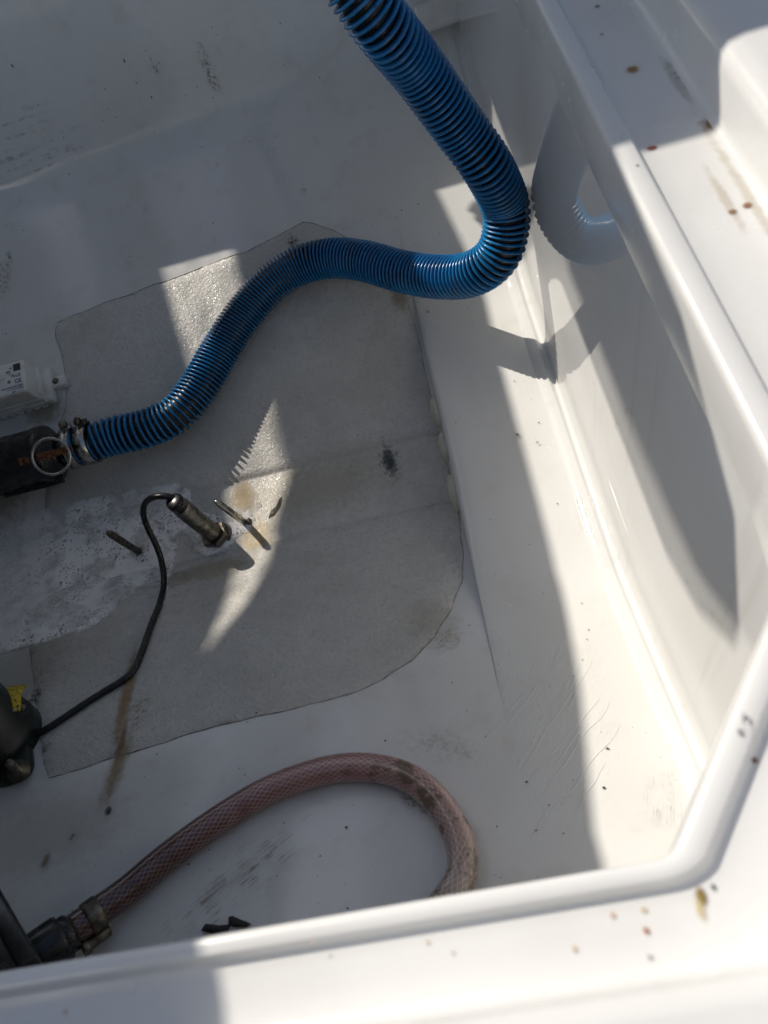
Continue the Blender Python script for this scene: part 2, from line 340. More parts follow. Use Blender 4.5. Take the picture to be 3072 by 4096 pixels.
def stain_sheet(items, fn, h):
    V = []; F = []; A = {k: [] for k in ('k', 'fine', 'lines', 'seed')}; TI = []; UVs = []; N_ = 18
    for si, (p, r, ang, col, k, brk) in enumerate(items):
        o = len(V); ca, sa = math.cos(ang), math.sin(ang)
        for j in range(N_ + 1):
            for i in range(N_ + 1):
                u, v = 1.35 * (2 * i / N_ - 1), 1.35 * (2 * j / N_ - 1); x = p[0] + u * r[0] * ca - v * r[1] * sa; y = p[1] + u * r[0] * sa + v * r[1] * ca
                V.append((x, y, (fn(x, y) if fn else p[2]) + h + si * .00001)); UVs.append((u, v) if r[0] >= r[1] else (v, u)); TI.append((*col, 1)); A['k'].append(k); A['fine'].append(1.0 if brk > 0 else 0.0); A['lines'].append(1.0 if brk < 0 else 0.0); A['seed'].append(si * 7.3)
        for j in range(N_):
            for i in range(N_): a = o + j * (N_ + 1) + i; F.append((a, a + 1, a + N_ + 2, a + N_ + 1))
    m = mesh_of(V, F); ul = m.uv_layers.new(name='uv')
    for l in m.loops: ul.data[l.index].uv = UVs[l.vertex_index]
    for k, vals in A.items():
        a = m.attributes.new(k, 'FLOAT', 'POINT'); a.data.foreach_set('value', vals)
    a = m.attributes.new('tint', 'FLOAT_COLOR', 'POINT')
    for i, c in enumerate(TI): a.data[i].color = c
    return m
M['stain'] = stain_mat()

# ------------------------------------------------------------------ setting
def grid(xs, ys, fn):
    V = [(x, y, fn(x, y)) for y in ys for x in xs]; nx = len(xs)
    return mesh_of(V, [(j * nx + i, j * nx + i + 1, (j + 1) * nx + i + 1, (j + 1) * nx + i) for j in range(len(ys) - 1) for i in range(nx - 1)])
def lin(a, b, n): return [a + (b - a) * i / n for i in range(n + 1)]
ys = sorted(set(lin(-0.35, 1.55, 150) + [YK - KH + d for d in (-.004, -.002, 0, .002, .004)] + [YK + KH + d for d in (-.004, -.002, 0, .002, .004)]))
floor = link('bilge_floor', grid(lin(-1.35, 0.16, 60), ys, hull_z), M['floor'], kind='structure')

# raised shelf with a rolled front lip; blends into the bottom where the bottom has risen to its height
V = []; F = []; ysh = lin(-0.30, 1.10, 160)
prof = [(0.010, -1.0), (0.0065, -0.60), (0.0035, -0.36), (0.0008, -0.22), (0.0, -0.14), (0.0012, -0.065), (0.004, -0.018), (0.009, 0.0), (0.018, 0.0015), (0.03, 0.0)] + [(d, 0.0) for d in lin(0.045, 0.16, 8)]
for y in ysh:
    for d, k in prof:
        z = shelf_z(0, y); st = max(0.0, z - hull_z(0, y))
        V.append((XE + d, y, z + (k * (st + 0.004) if k < 0 else k * 0.4 * min(1, st / .05))))
n = len(prof)
for j in range(len(ysh) - 1):
    for i in range(n - 1): F.append((j * n + i, j * n + i + 1, (j + 1) * n + i + 1, (j + 1) * n + i))
shelf = link('shelf', mesh_of(V, F), M['shelf'], kind='structure')

# end wall with a coved ledge along its foot
prof = [(-.030, -.004), (-.022, .0012), (-.016, .0032), (-.0115, .0040), (-.0095, .0035), (-.0075, .0014), (-.0055, .0006), (-.0035, .0012), (-.0016, .004), (-.0004, .011), (0, .02), (0.0006, .04)]
V = []; F = []; yw = lin(-0.30, 1.40, 170); n = len(prof) + 12
for y in yw:
    b = shelf_z(0.05, y)
    for d, k in prof: V.append((XW + d, y, b + k))
    z0 = b + .04
    for k in range(12):
        z = z0 + (max(.445, z0 + .03) - z0) * (k + 1) / 12; V.append((XW + .0006 + (.0008 * noise.noise(Vector((y * 4, z * 5, 0)))), y, z))
for j in range(len(yw) - 1):
    for i in range(n - 1): F.append((j * n + i, j * n + i + 1, (j + 1) * n + i + 1, (j + 1) * n + i))
wall = link('transom_wall', mesh_of(V, F), M['wall'], kind='structure')
link('bulkhead', rbox((-1.1, .6, -.02), (Vector((0, 1, 0)), Vector((0, 0, 1)), Vector((-1, 0, 0))), (2.0, 1.2, .03), .003), M['floor'], kind='structure')

# moulded ledge high on the far side
led = prism([(0, 0), (.20, 0), (.20, .035), (0, .035)], .05, (Vector((1, .085, 0)).normalized(), Vector((0, .5, .87)), Vector((0, -.87, .5))), hull(1660, 95) + Vector((-.0, 0, -.02)), .004)

# deck round the hatch: raised lip, drain channel, outer deck, all one moulding
def rounded(poly, rads, n=8):
    out = []; m = len(poly)
    for i in range(m):
        p, a, b = (Vector((*poly[k], 0)) for k in (i, (i - 1) % m, (i + 1) % m)); r = rads[i]
        da, db = (a - p).normalized(), (b - p).normalized(); half = 0.5 * da.angle(db); L = min(r / math.tan(half), .45 * (a - p).length, .45 * (b - p).length)
        s, e = p + da * L, p + db * L
        for k in range(n + 1):
            t = k / n; out.append((1 - t) ** 2 * s + 2 * t * (1 - t) * p + t * t * e)
    return out
poly = [(-.88, .035), (.0425, .035), (.131, .142), (.137, .185), (.137, 1.222), (-.88, 1.215)]
loop = rounded(poly, [.05, .013, .02, .05, .06, .06])
dense = []
for a, b in zip(loop, loop[1:] + loop[:1]):
    k = max(1, int((b - a).length / .03)); dense += [a.lerp(b, i / k) for i in range(k)]
prof = [(1.2, .415), (.07, .424), (.010, .4265), (.004, .428), (.0012, .431), (0, .436), (0, .4745), (.0005, .4775), (.0018, .4793), (.004, .480), (.0125, .4803), (.0145, .4793), (.0154, .4780), (.0160, .4762), (.0170, .4748), (.0190, .4742), (.03, .4740), (.045, .4740), (.060, .4740), (.0655, .4748), (.0680, .4768), (.0690, .481), (.0710, .502), (.073, .5085), (.078, .512), (.088, .5135), (.3, .5135), (1.2, .515), (1.2, .415)]
V = []; F = []; m = len(dense); n = len(prof)
for i, p in enumerate(dense):
    d = (dense[(i + 1) % m] - dense[i - 1]).normalized(); nrm = Vector((d.y, -d.x, 0))
    k = 1 - .47 * max(0, min(1, -nrm.y)) ** 1.5                    # lip and channel are narrower on the near side
    for o, z in prof: V.append(p + nrm * (o * k if o < .2 else o) + Vector((0, 0, z)))
for i in range(m):
    for j in range(n - 1):
        i2 = (i + 1) % m; F.append((i * n + j, i2 * n + j, i2 * n + j + 1, i * n + j + 1))
deck = link('deck', mesh_of(V, F), M['deck'], kind='structure')
ld = link('ledge', led, M['floor'], floor, smooth=False)

# unseen blockers added above and behind the camera to shape sun and shade
M['top'] = plain('light_blocker_white', (0.62, 0.62, 0.61), 0.35, .06, 8)
ZT = 1.0
def plate(name, pts, z, th, mat, **kw): return link(name, prism(pts, th, (Vector((1, 0, 0)), Vector((0, 1, 0)), Vector((0, 0, 1))), (0, 0, z)), mat, None, False, **kw)
shadow_outline = [(-.54, 2.1), (-.52, 1.68), (-.415, 1.50), (-.405, .83), (-.386, .75), (-.352, .67), (-.30, .655), (-.262, .72), (-.25, .845), (.9, .86), (.9, 2.0)]
plate('shadow_plate', shadow_outline, ZT, .02, M['top'], kind='structure')  # added plate, outlined so its shadow falls on end wall and rim
slotR = [(-.875, 1.80), (-.889, 1.61), (-.92, 1.48), (-.945, 1.38), (-.976, 1.29), (-.964, 1.215), (-.972, 1.14), (-.997, 1.06)]
slotL = [(-1.01, 1.07), (-1.012, 1.17), (-1.03, 1.28), (-1.05, 1.36), (-1.035, 1.46), (-1.012, 1.60), (-.99, 1.80)]
edge = [(-.58, 2.4), (-.597, 1.63), (-.614, 1.41), (-.617, 1.08), (-.598, .907), (-.589, .75), (-.525, .42), (-.512, .2)]
plate('shelf_shadow_plate', edge + [(-.88, .2), (-.83, .9), (-.80, 2.4)], ZT, .02, M['top'], kind='structure')  # added plate whose edge casts the shadow line along the shelf
plate('sky_blocker_board', [(-1.0, -.05), (-.345, -.05), (-.395, .66), (-1.0, .66)], .522, .012, M['top'], kind='structure')  # added out of view to cut sky light at the near left
ZU = 1.5; up = lambda q: [(x - .72 * (ZU - ZT), y + .75 * (ZU - ZT)) for x, y in q]   # slotted panel added higher up, its slot shapes sun patches on the left floor
plate('slotted_sun_blocker', up([(-.80, 2.2), (-.80, .2), (-2.4, .2), (-2.4, 2.2), (-1.0, 2.2)] + slotL[::-1] + slotR[::-1] + [(-.86, 2.2)]), ZU, .02, M['top'], kind='structure')
link('sky_blocker_box', rbox((-.66, -.62, .53), (Vector((1, 0, 0)), Vector((0, 1, 0)), Vector((0, 0, 1))), (1.2, .75, 1.3), .04), plain('sky_blocker_grey', (.30, .30, .30), .4, .06, 8), None, True, kind='structure')  # unseen box added to hold back sky light from the near side
def pane_mat():
    t = NT('light_mottle'); wv = t.noise(24, 3, .55, t.stretch((1.2, .45, 1), (0, 0, .5)), 1.6); f = t.ramp(wv, .36, .58, .68, 1.0)  # uneven clearness puts caustic waviness into the sun patches
    tr = t.n('BsdfTransparent'); cc = t.n('CombineColor')
    for i in range(3): t.l(f, cc.inputs[i])
    t.l(cc.outputs[0], tr.inputs[0]); t.l(tr.outputs[0], t.t.nodes['Material Output'].inputs[0]); return t.m
plate('light_mottle_pane', up([(-1.1, 1.0), (-.82, 1.0), (-.82, 1.9), (-1.1, 1.9)]), ZU + .03, .001, pane_mat(), kind='structure')  # unseen pane added over the slot to mottle its sunlight

link('stains', stain_sheet(floor_stains, floor_z, .0027), M['stain'], floor, kind='stuff')
link('stains', stain_sheet([q for q in coam_stains], None, .0006), M['stain'], deck, kind='stuff')

# bare laminate on the bottom where the finish was ground away
out_px = [(230, 1290), (420, 1215), (620, 1140), (800, 1075), (1000, 1000), (1150, 922), (1210, 895), (1260, 900), (1330, 925), (1420, 965), (1520, 1040), (1590, 1110), (1625, 1190), (1650, 1270), (1695, 1450), (1750, 1700), (1800, 1900), (1835, 2060), (1852, 2200), (1850, 2310), (1810, 2430), (1740, 2540), (1650, 2640), (1540, 2715), (1400, 2775), (1200, 2828), (1000, 2870), (780, 2930), (600, 2990), (400, 3050), (260, 3095), (200, 3110), (172, 3020), (160, 2930), (140, 2760), (110, 2500), (120, 2300), (180, 2050), (190, 1900), (262, 1640), (268, 1540), (245, 1430), (225, 1340)]
outl = [hull(*p) for p in jitter(out_px, 7, 6, 3)]
lam = link('laminate_patch', sheet([(p.x, p.y) for p in outl], .0018, hull_z, .011), M['laminate'], floor)
V = [p + Vector((0, 0, .0008)) for p in outl]
rim = []
for i, p in enumerate(outl[:-36] if False else outl): rim.append(Vector((p.x, p.y, hull_z(p.x, p.y) + .0006)))
link('resin_rim', tube(rim, lambda t: .0003 + .0008 * abs(noise.noise(Vector((t * 90, 1, 2)))), 6, False), M['edge'], floor)

# ------------------------------------------------------------------ blue ribbed hose
HR = 0.0268
hose_px = [(1500, 60, .470), (1665, 270, .410), (1830, 500, .345), (1945, 660, .300), (2014, 800, .250), (2026, 890, .226), (2002, 1000, .199), (1940, 1070, .178), (1850, 1105, .158), (1720, 1105, .142), (1590, 1082, .134), (1460, 1045, .130), (1330, 1033, .126), (1200, 1062, .121), (1080, 1140, .113), (965, 1270, .099), (875, 1410, .083), (790, 1555, .070), (700, 1660, .065), (580, 1715, .064), (450, 1745, .066), (350, 1775, .070), (275, 1795, .072)]
pts = [Vector((-.26, 1.30, .62)), Vector((-.20, 1.05, .74)), Vector((-.115, .84, .72)), Vector((-.055, .745, .62)), Vector((-.016, .728, .535))] + [atz(*p) for p in hose_px]
M['blue'] = None
def blue():
    t = NT('blue_pvc'); c = t.mix(t.ramp(t.noise(30, 5), .35, .7), (0.002, 0.175, 0.41), (0.004, 0.125, 0.32)); c = t.mix(t.ramp(t.noise(120, 4, .7), .60, .74), c, (.02, .04, .06)); c = t.mix(t.math('MULTIPLY', t.ramp(t.noise(18, 3), .5, .7), .35), c, (.10, .13, .15))
    return t.out(c, t.ramp(t.noise(60, 4), .3, .7, .18, .34), t.bump(t.noise(300, 3), .1, .0005))
M['blue'] = blue(); M['black'] = plain('black_rubber', (.010, .011, .012), .32, .3, 80)
ht = thing('ribbed_hose', 'blue and black ribbed suction hose looping across the bilge', 'hose', pts[-1])
C = catmull(pts, .0035); part('hose_wall', tube(C, HR - .0066, 20), M['black'], ht)
T, N, B = frames(C); arc = [0.0]
for a, b in zip(C, C[1:]): arc.append(arc[-1] + (b - a).length)
Ltot = arc[-1]
PT = [(0, .0072), (.44, .0070), (.56, .0064), (.66, .0062), (.76, .0056), (.84, .0048), (.90, .0060), (.95, .0084), (1.0, .0090)]
def pitch(s):                                                # stretched at both ends, bunched where it lies on the bottom
    f = s / Ltot
    for (a, pa), (b, pb_) in zip(PT, PT[1:]):
        if f <= b: return pa + (pb_ - pa) * (f - a) / (b - a)
    return PT[-1][1]
hel = []; s = 0.004; ph = 0.0; K = 20; i = 0
HN = []
while s < Ltot - .004:
    while arc[i + 1] < s: i += 1
    t = (s - arc[i]) / (arc[i + 1] - arc[i]); c = C[i].lerp(C[i + 1], t); nn = N[i].lerp(N[i + 1], t).normalized(); bb = B[i].lerp(B[i + 1], t).normalized()
    rd = nn * math.cos(ph) + bb * math.sin(ph); hel.append((c + rd * (HR - .0034), rd, T[i] * (pitch(s) * (.25 + .03 * noise.noise(Vector((s * 40, 0, 0))))))); ph += 2 * math.pi / K; s += pitch(s) * (1 + .10 * noise.noise(Vector((s * 26, 3, 0)))) / K
V = []; F = []; q = 8
for c, rd, tt in hel:
    for k in range(q):
        a = 2 * math.pi * k / q; V.append(c + rd * math.sin(a) * .0034 + tt * math.cos(a))
for i in range(len(hel) - 1):
    for k in range(q): F.append((i * q + k, i * q + (k + 1) % q, (i + 1) * q + (k + 1) % q, (i + 1) * q + k))
part('rib', mesh_of(V, F), M['blue'], ht, label='blue spiral rib wound round the black hose')
M['steel'] = plain('stainless', (.46, .45, .42), .28, .2, 90, 1.0, .05); M['dullsteel'] = plain('tarnished_steel', (.16, .145, .12), .42, .45, 160, 1.0, .15); M['rust'] = plain('rusty_steel', (.17, .065, .028), .75, .7, 190, .2, .5)
hd = (atz(275, 1795, .072) - atz(350, 1775, .072)).normalized(); hend = atz(275, 1795, .072)
upv = (CAM - hend).normalized()
for k, (px, py) in enumerate(((355, 1775), (292, 1790))):
    c = atz(px, py, .0715); r = HR + (.0012 if k == 0 else .0008); w_ = .0075
    b = part('clamp', lathe(c - hd * w_, hd, [(r - .001, 0), (r, 0), (r, 2 * w_), (r - .001, 2 * w_)], 40), M['steel'], ht)
    side = (hd.cross(upv)).normalized(); side = -side if (R.transposed() @ side).y > 0 else side
    sp = c + (side * .86 + upv * .35).normalized() * (r + .004); ax_ = (hd * (.5 if k == 0 else .2) + upv.cross(hd) * .0 + upv * .4 + side * .2).normalized()
    part('screw', lathe(sp - ax_ * .010, ax_, [(.001, 0), (.0032, .0004), (.0032, .012), (.0022, .0122), (.0022, .014), (.0058, .0142), (.0058, .0185), (.0050, .0192), (.001, .0192)], 12), M['dullsteel'], b)
    part('screw_housing', rbox(sp - side * .005, (hd, upv.cross(hd).cross(hd), side), (.013, .010, .009), .002), M['steel' if k else 'dullsteel'], b)

# ------------------------------------------------------------------ black strainer body on the hose end
M['blackplastic'] = plain('black_plastic', (.008, .0095, .010), .26, .3, 40)
bd = hd; b0 = hend + hd * .004
vt = thing('strainer_body', 'black cylindrical strainer body with steel ring on the blue hose end', 'strainer', b0 + Vector((0, 0, -.03)))
part('body', lathe(b0 + bd * .006, bd, [(.024, 0), (.0245, .006), (.026, .008), (.036, .012), (.0385, .014), (.0395, .018), (.0395, .026), (.0380, .028), (.0380, .16), (.040, .162), (.040, .19), (.02, .192)], 48), M['blackplastic'], vt)
part('neck', lathe(b0 - bd * .012, bd, [(.018, 0), (.0215, .001), (.0215, .02)], 32), M['blackplastic'], vt)
side = hd.cross(upv).normalized(); side = -side if (R.transposed() @ side).y > 0 else side
sc0 = atz(300, 1790, .072) + upv * .0305
part('strap', prism([(0, -.0045), (.075, -.0050), (.075, .0050), (0, .0045)], .0016, (bd, side, upv), sc0 + bd * .004 + upv * .0105, .0003), M['rust'], vt, label='rusty flat metal strap')
rc = atz(205, 1826, .125); C = [rc + (side * math.cos(a) * .0225 + (bd * .97 + upv * .2).normalized() * math.sin(a) * .0225) for a in lin(0, 2 * math.pi, 48)]
part('pull_ring', tube(C, .0019, 10, False), M['steel'], vt)
part('rib', rbox(b0 + bd * .06 - side * .036 + upv * .002, (bd, side, upv), (.09, .012, .012), .003), M['blackplastic'], vt)

# ------------------------------------------------------------------ white float switch box on the far slope
M['whiteplastic'] = None
def wplast():
    t = NT('white_plastic'); c = t.mix(t.ramp(t.noise(20, 5), .35, .75), (.80, .795, .77), (.70, .69, .65)); c = t.mix(t.math('MULTIPLY', t.ramp(t.noise(45, 6, .7), .52, .7), .45), c, (.26, .21, .13)); return t.out(c, .38, t.bump(t.noise(300, 3), .05, .0006))
M['whiteplastic'] = wplast(); M['ink'] = plain('blue_print', (.006, .055, .20), .5, .1); M['darkprint'] = plain('grey_print', (.035, .034, .036), .4, .2); M['slot'] = plain('slot_shadow_plastic', (.02, .018, .015), .7, .2)
bn = Vector((0.02, -.34, .94)).normalized(); ba = Vector((1, .03, .0)); ba = (ba - bn * ba.dot(bn)).normalized(); bb = bn.cross(ba)
bo = hull(232, 1608, .0005)                                  # lower right corner of the base plate
bt = thing('float_switch_box', 'white plastic switch box with blue lettering screwed to the bilge side', 'switch box', bo)
def loc(a, b, n): return bo + ba * a + bb * b + bn * n
BW, BB, BH = .16, .052, .040
part('base_plate', rbox(loc(-BW / 2, BB / 2 - .001, -.002), (ba, bb, bn), (BW, BB + .002, .014), .0035), M['whiteplastic'], bt)
part('cover_lip', rbox(loc(-BW / 2 - .012, BB / 2, .010), (ba, bb, bn), (BW, BB - .001, .012), .003), M['whiteplastic'], bt)
cov = part('cover', rbox(loc(-BW / 2 - .015, BB / 2 + .0005, .018), (ba, bb, bn), (BW, BB - .003, BH - .006), .0042), M['whiteplastic'], bt)
tab = part('mounting_tab', rbox(loc(.008, BB * .50, -.002), (ba, bb, bn), (.024, .017, .013), .003), M['whiteplastic'], bt)
part('screw', lathe(loc(.006, BB * .52, .0105), bn, [(.0048, 0), (.0048, .0012), (.0036, .0028), (.001, .0032)], 20), M['dullsteel'], tab)
for k in range(9):
    part('vent_slot', rbox(loc(-.012 - k * .0125, -.0006, .0085), (ba, bn, -bb), (.0075, .0018, .0010), .0003, 1), M['slot'], bt, False)
    part('vent_fin', rbox(loc(-.018 - k * .0125, -.0015, .001), (ba, bn, -bb), (.0085, .007, .0028), .0009, 1), M['whiteplastic'], bt, False)
topn = .018 + BH - .006 + .0003
def text(s, a, b, size, mat, parent, name='lettering', bold=0.0, shear=0.0):
    cu_ = bpy.data.curves.new('t', 'FONT'); cu_.body = s; cu_.size = size; cu_.offset = bold; cu_.extrude = .0001; cu_.shear = shear; cu_.align_x = 'RIGHT'
    o = bpy.data.objects.new('t', cu_); COL.objects.link(o); bpy.context.view_layer.update(); dg = bpy.context.evaluated_depsgraph_get(); m = bpy.data.meshes.new_from_object(o.evaluated_get(dg)); bpy.data.objects.remove(o)
    for v in m.vertices: v.co = loc(a, b, topn) + ba * v.co.x + bb * v.co.y + bn * v.co.z
    return part(name, m, mat, parent, False)
xr = -.0195
part('indicator_window', rbox(loc(xr - .006, BB - .0115, topn - .0006), (ba, bb, bn), (.0105, .0105, .0009), .0003, 1), M['darkprint'], cov, False)
text('e', xr - .0165, BB - .0205, .013, M['ink'], cov, bold=.0004); text('\u00ae', xr - .0135, BB - .0125, .0045, M['ink'], cov)
text('PLUS', xr - .002, BB - .0255, .0066, M['ink'], cov, shear=.2); text('CE', xr - .0015, BB - .0345, .0082, M['ink'], cov, bold=.0001); text('G', xr - .0175, BB - .0325, .006, M['ink'], cov, bold=.0003)
text('ION PROTECTED', xr + .0005, BB - .0410, .0042, M['ink'], cov); text('U.S. PATENTS ISSUED', xr + .0005, BB - .0440, .0025, M['ink'], cov); text('www', xr - .012, BB - .0475, .0022, M['ink'], cov, bold=.0002)

# ------------------------------------------------------------------ depth sensor, its cable, and the studs
sb = hull(872, 2150, .0); stp = atz(692, 2002, .096); sd = (stp - sb).normalized(); sL = (stp - sb).length
st_ = thing('depth_sensor', 'threaded metal sensor with hex nut standing in the foam', 'sensor', sb)
part('nut', lathe(sb + sd * .001, sd, [(.017, 0), (.0192, .001), (.0192, .010), (.0180, .0115), (.012, .0115)], 6), M['dullsteel'], st_, False)
part('washer', lathe(sb - sd * .004, sd, [(.0215, 0), (.0215, .006), (.020, .0065)], 28), M['dullsteel'], st_)
pr = [(.0100, .010)]
h = .012
while h < sL - .020: pr += [(.0100, h), (.0118, h + .0014), (.0100, h + .0028)]; h += .0029
pr += [(.0098, h + .001), (.0098, h + .003)]
part('threaded_barrel', lathe(sb, sd, pr, 28), plain('worn_steel', (.30, .285, .25), .34, .4, 120, 1.0, .1), st_)
part('boot', lathe(sb, sd, [(.0112, h + .002), (.0112, sL - .004), (.0105, sL - .001), (.008, sL), (.002, sL + .0008)], 24), M['blackplastic'], st_)
cab = [(705, 1996, .092), (660, 1985, .100), (612, 1990, .098), (580, 2015, .085), (574, 2060, .068), (592, 2115, .050), (622, 2175, .035), (646, 2245, .020)]
cpts = [stp - sd * .010] + [atz(*c) for c in cab] + [hull(x, y, .0052) for x, y in ((656, 2330), (640, 2410), (605, 2500), (570, 2600), (535, 2680), (490, 2722), (420, 2765), (340, 2815), (255, 2872), (180, 2920), (120, 2943), (60, 2946))]
C = catmull(cpts, .004); ct = link('sensor_cable', tube(C, .0039, 12), M['black'], None, label='thin black cable running from the threaded sensor to the dark pump base', category='cable')
for k, (bpx, tpx, hh, r, lab) in enumerate((((562, 2212), (432, 2130), .075, .0046, 'bare stud standing in foam left of the black cable'), ((988, 2096), (862, 2004), .068, .0044, 'bright threaded stud right of the sensor in a foam ring'))):
    b = hull(*bpx); tp = atz(*tpx, hh); d = (tp - b).normalized(); L = (tp - b).length
    t_ = thing('threaded_stud', lab, 'stud', b)
    pr = [(r, -.002), (r, L * .45)]; h = L * .5
    while h < L - .006: pr += [(r * .86, h), (r, h + .0007), (r * .86, h + .0014)]; h += .0015
    pr += [(r * .8, L - .003), (r * .7, L)]
    part('shaft', lathe(b, d, pr, 16), M['dullsteel' if k == 0 else 'steel'], t_)
    part('collar', lathe(b - d * .002, d, [(r * 1.9, 0), (r * 1.9, .004), (r * 1.2, .006)], 16), M['dullsteel'], t_)

# ------------------------------------------------------------------ dark pump base at the left edge
pb = hull(70, 3000, 0); un = Vector((0, .34, .94)).normalized(); ua = (hull(160, 2990) - hull(60, 3020)).normalized(); ua = (ua - un * ua.dot(un)).normalized(); ub = un.cross(ua)
pt = thing('bilge_pump_base', 'dark green pump base with bolt and yellow tag by the left edge', 'pump', pb)
M['greenblack'] = plain('dark_green_plastic', (.008, .014, .013), .35, .3, 40)
outl2 = [hull(*p) for p in ((-160, 2850), (40, 2835), (75, 2850), (95, 2890), (120, 2950), (140, 3010), (145, 3060), (130, 3100), (95, 3130), (40, 3150), (-160, 3180))]
o2 = pb; pl = [((p - o2).dot(ua), (p - o2).dot(ub)) for p in outl2]
part('flange', prism(pl, .012, (ua, ub, un), o2, .003), M['greenblack'], pt)
part('housing', lathe(hull(-30, 2985), un, [(.055, 0), (.053, .02), (.046, .03), (.044, .075), (.035, .085)], 36), M['greenblack'], pt)
bs = hull(75, 3085, .013); bt_ = atz(35, 3050, bs.z + .034); bdv = (bt_ - bs).normalized()
wz = part('bolt', lathe(bs, bdv, [(.0115, 0), (.0115, .002), (.0075, .0022), (.0075, .009), (.0042, .0095), (.0042, .034), (.003, .035)], 12), M['dullsteel'], pt)
hx = hull(45, 2885, .020); part('hex_fitting', lathe(hx, (un + ua * .5).normalized(), [(.015, -.012), (.0165, 0), (.0165, .013), (.014, .015), (.010, .015), (.010, .008)], 6), plain('galvanised', (.42, .40, .34), .4, .4, 90, .9, .1), pt, False)
M['yellow'] = None
def ytag():
    t = NT('yellow_tag'); v = t.n('TexBrick'); t.l(t.stretch((1, 1, 1)), v.inputs['Vector']); v.inputs['Scale'].default_value = 260; v.inputs['Color1'].default_value = (.58, .44, .02, 1); v.inputs['Color2'].default_value = (.50, .36, .02, 1); v.inputs['Mortar'].default_value = (.6, .46, .03, 1)
    n_ = t.noise(330, 4, .7); c = t.mix(t.ramp(n_, .54, .58), v.outputs['Color'], (.02, .017, .01)); c = t.mix(t.ramp(t.noise(60, 3), .58, .66), c, (.5, .48, .42)); return t.out(c, .55)
M['yellow'] = ytag()
tg = hull(15, 2800, .045); V = []; F = []
for j in range(9):
    for i in range(9):
        a, b = i / 8, j / 8; V.append(tg + ua * ((a - .6) * .050) + ub * ((b - .5) * .036) + un * (.006 * math.sin(a * 3) - .02 * (b - .5) ** 2) + noise.noise_vector(Vector((a * 3, b * 3, 1))) * .002)
for j in range(8):
    for i in range(8): F.append((j * 9 + i, j * 9 + i + 1, (j + 1) * 9 + i + 1, (j + 1) * 9 + i))
tm = mesh_of(V, F); tgo = part('tag', tm, M['yellow'], pt, label='crumpled yellow printed tag'); sm = tgo.modifiers.new('s', 'SOLIDIFY'); sm.thickness = .0006

# ------------------------------------------------------------------ pink braided hose and its valve
RR = .0122
rp = [(292, 3722), (350, 3680), (425, 3625), (520, 3555), (640, 3452), (770, 3352), (900, 3262), (1040, 3178), (1180, 3118), (1320, 3078), (1450, 3068), (1580, 3090), (1680, 3140), (1760, 3220), (1825, 3330), (1850, 3430), (1838, 3520), (1790, 3600), (1740, 3660)]
C = catmull([hull(x, y, RR * 1.07 + (.012 * max(0, (560 - x) / 230) if x < 560 else 0), floor_z) for x, y in rp], .003)
def braid():
    t = NT('braided_pvc'); uv = t.n('UVMap'); sep = t.n('SeparateXYZ'); t.l(uv.outputs[0], sep.inputs[0]); L_, A_ = sep.outputs[0], sep.outputs[1]
    line = None
    for sg in (1, -1):
        ph_ = t.math('ADD', t.math('MULTIPLY', L_, 140.0), t.math('MULTIPLY', A_, 18.0 * sg)); fr = t.math('ABSOLUTE', t.math('SUBTRACT', t.math('FRACT', ph_), .5)); g = t.ramp(fr, .11, .05)
        line = g if line is None else t.math('MAXIMUM', line, g)
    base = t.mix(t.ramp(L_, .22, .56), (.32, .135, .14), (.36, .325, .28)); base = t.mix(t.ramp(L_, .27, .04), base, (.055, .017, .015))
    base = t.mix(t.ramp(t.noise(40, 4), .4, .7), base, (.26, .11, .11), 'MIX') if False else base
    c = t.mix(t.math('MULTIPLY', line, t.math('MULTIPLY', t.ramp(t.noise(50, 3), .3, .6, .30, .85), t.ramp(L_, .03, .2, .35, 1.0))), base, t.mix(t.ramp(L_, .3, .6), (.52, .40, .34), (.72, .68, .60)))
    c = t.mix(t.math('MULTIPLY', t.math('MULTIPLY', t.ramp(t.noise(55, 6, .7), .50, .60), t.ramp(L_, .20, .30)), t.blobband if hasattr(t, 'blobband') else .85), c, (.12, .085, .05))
    return t.out(c, t.ramp(t.noise(60, 4), .3, .7, .10, .28), t.bump(line, .12, .0006), Coat_Weight=.5, Coat_Roughness=.1, Subsurface_Weight=0.0)
rt = thing('braided_hose', 'pinkish clear hose with white braid curving across the near side', 'hose', C[0])
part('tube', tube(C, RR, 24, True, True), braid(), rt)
vd = (C[0] - C[4]).normalized()
ck = part('clamp', lathe(C[4], -vd, [(RR + .0002, -.001), (RR + .0012, 0), (RR + .0012, .011), (RR, .012)], 28), M['dullsteel'], rt)
cs = C[3] - vd * .004 + (ray(365, 3800).normalized().cross(vd)).normalized() * (RR + .004) * (1 if (R.transposed() @ (ray(365, 3800).normalized().cross(vd))).y > 0 else -1)
part('screw', lathe(cs - vd * .010, vd, [(.002, 0), (.0045, .001), (.0045, .018), (.006, .0182), (.006, .024)], 12), M['dullsteel'], ck)
xt = thing('check_valve', 'black valve block feeding the pink braided hose', 'valve', C[0] + vd * .05)
v0 = C[0] + vd * .002
part('barb', lathe(C[6], vd, [(.0095, 0), (.0095, .016), (.0135, .018), (.0150, .020), (.0150, .032), (.012, .034)], 24), M['blackplastic'], xt)
e0 = v0 + vd * .004
wax = (vd, (Vector((0, .34, .94)).cross(vd)).normalized(), Vector((0, 0, 1))); wax = (vd, wax[1], vd.cross(wax[1]).normalized()); wax = wax if wax[2].z > 0 else (vd, -wax[1], -wax[2])
BLK = .014 if wax[1].y > 0 else -.014
part('elbow', lathe(e0, vd, [(.0125, 0), (.0175, .001), (.0185, .004), (.0185, .022), (.0165, .030)], 28), M['blackplastic'], xt)
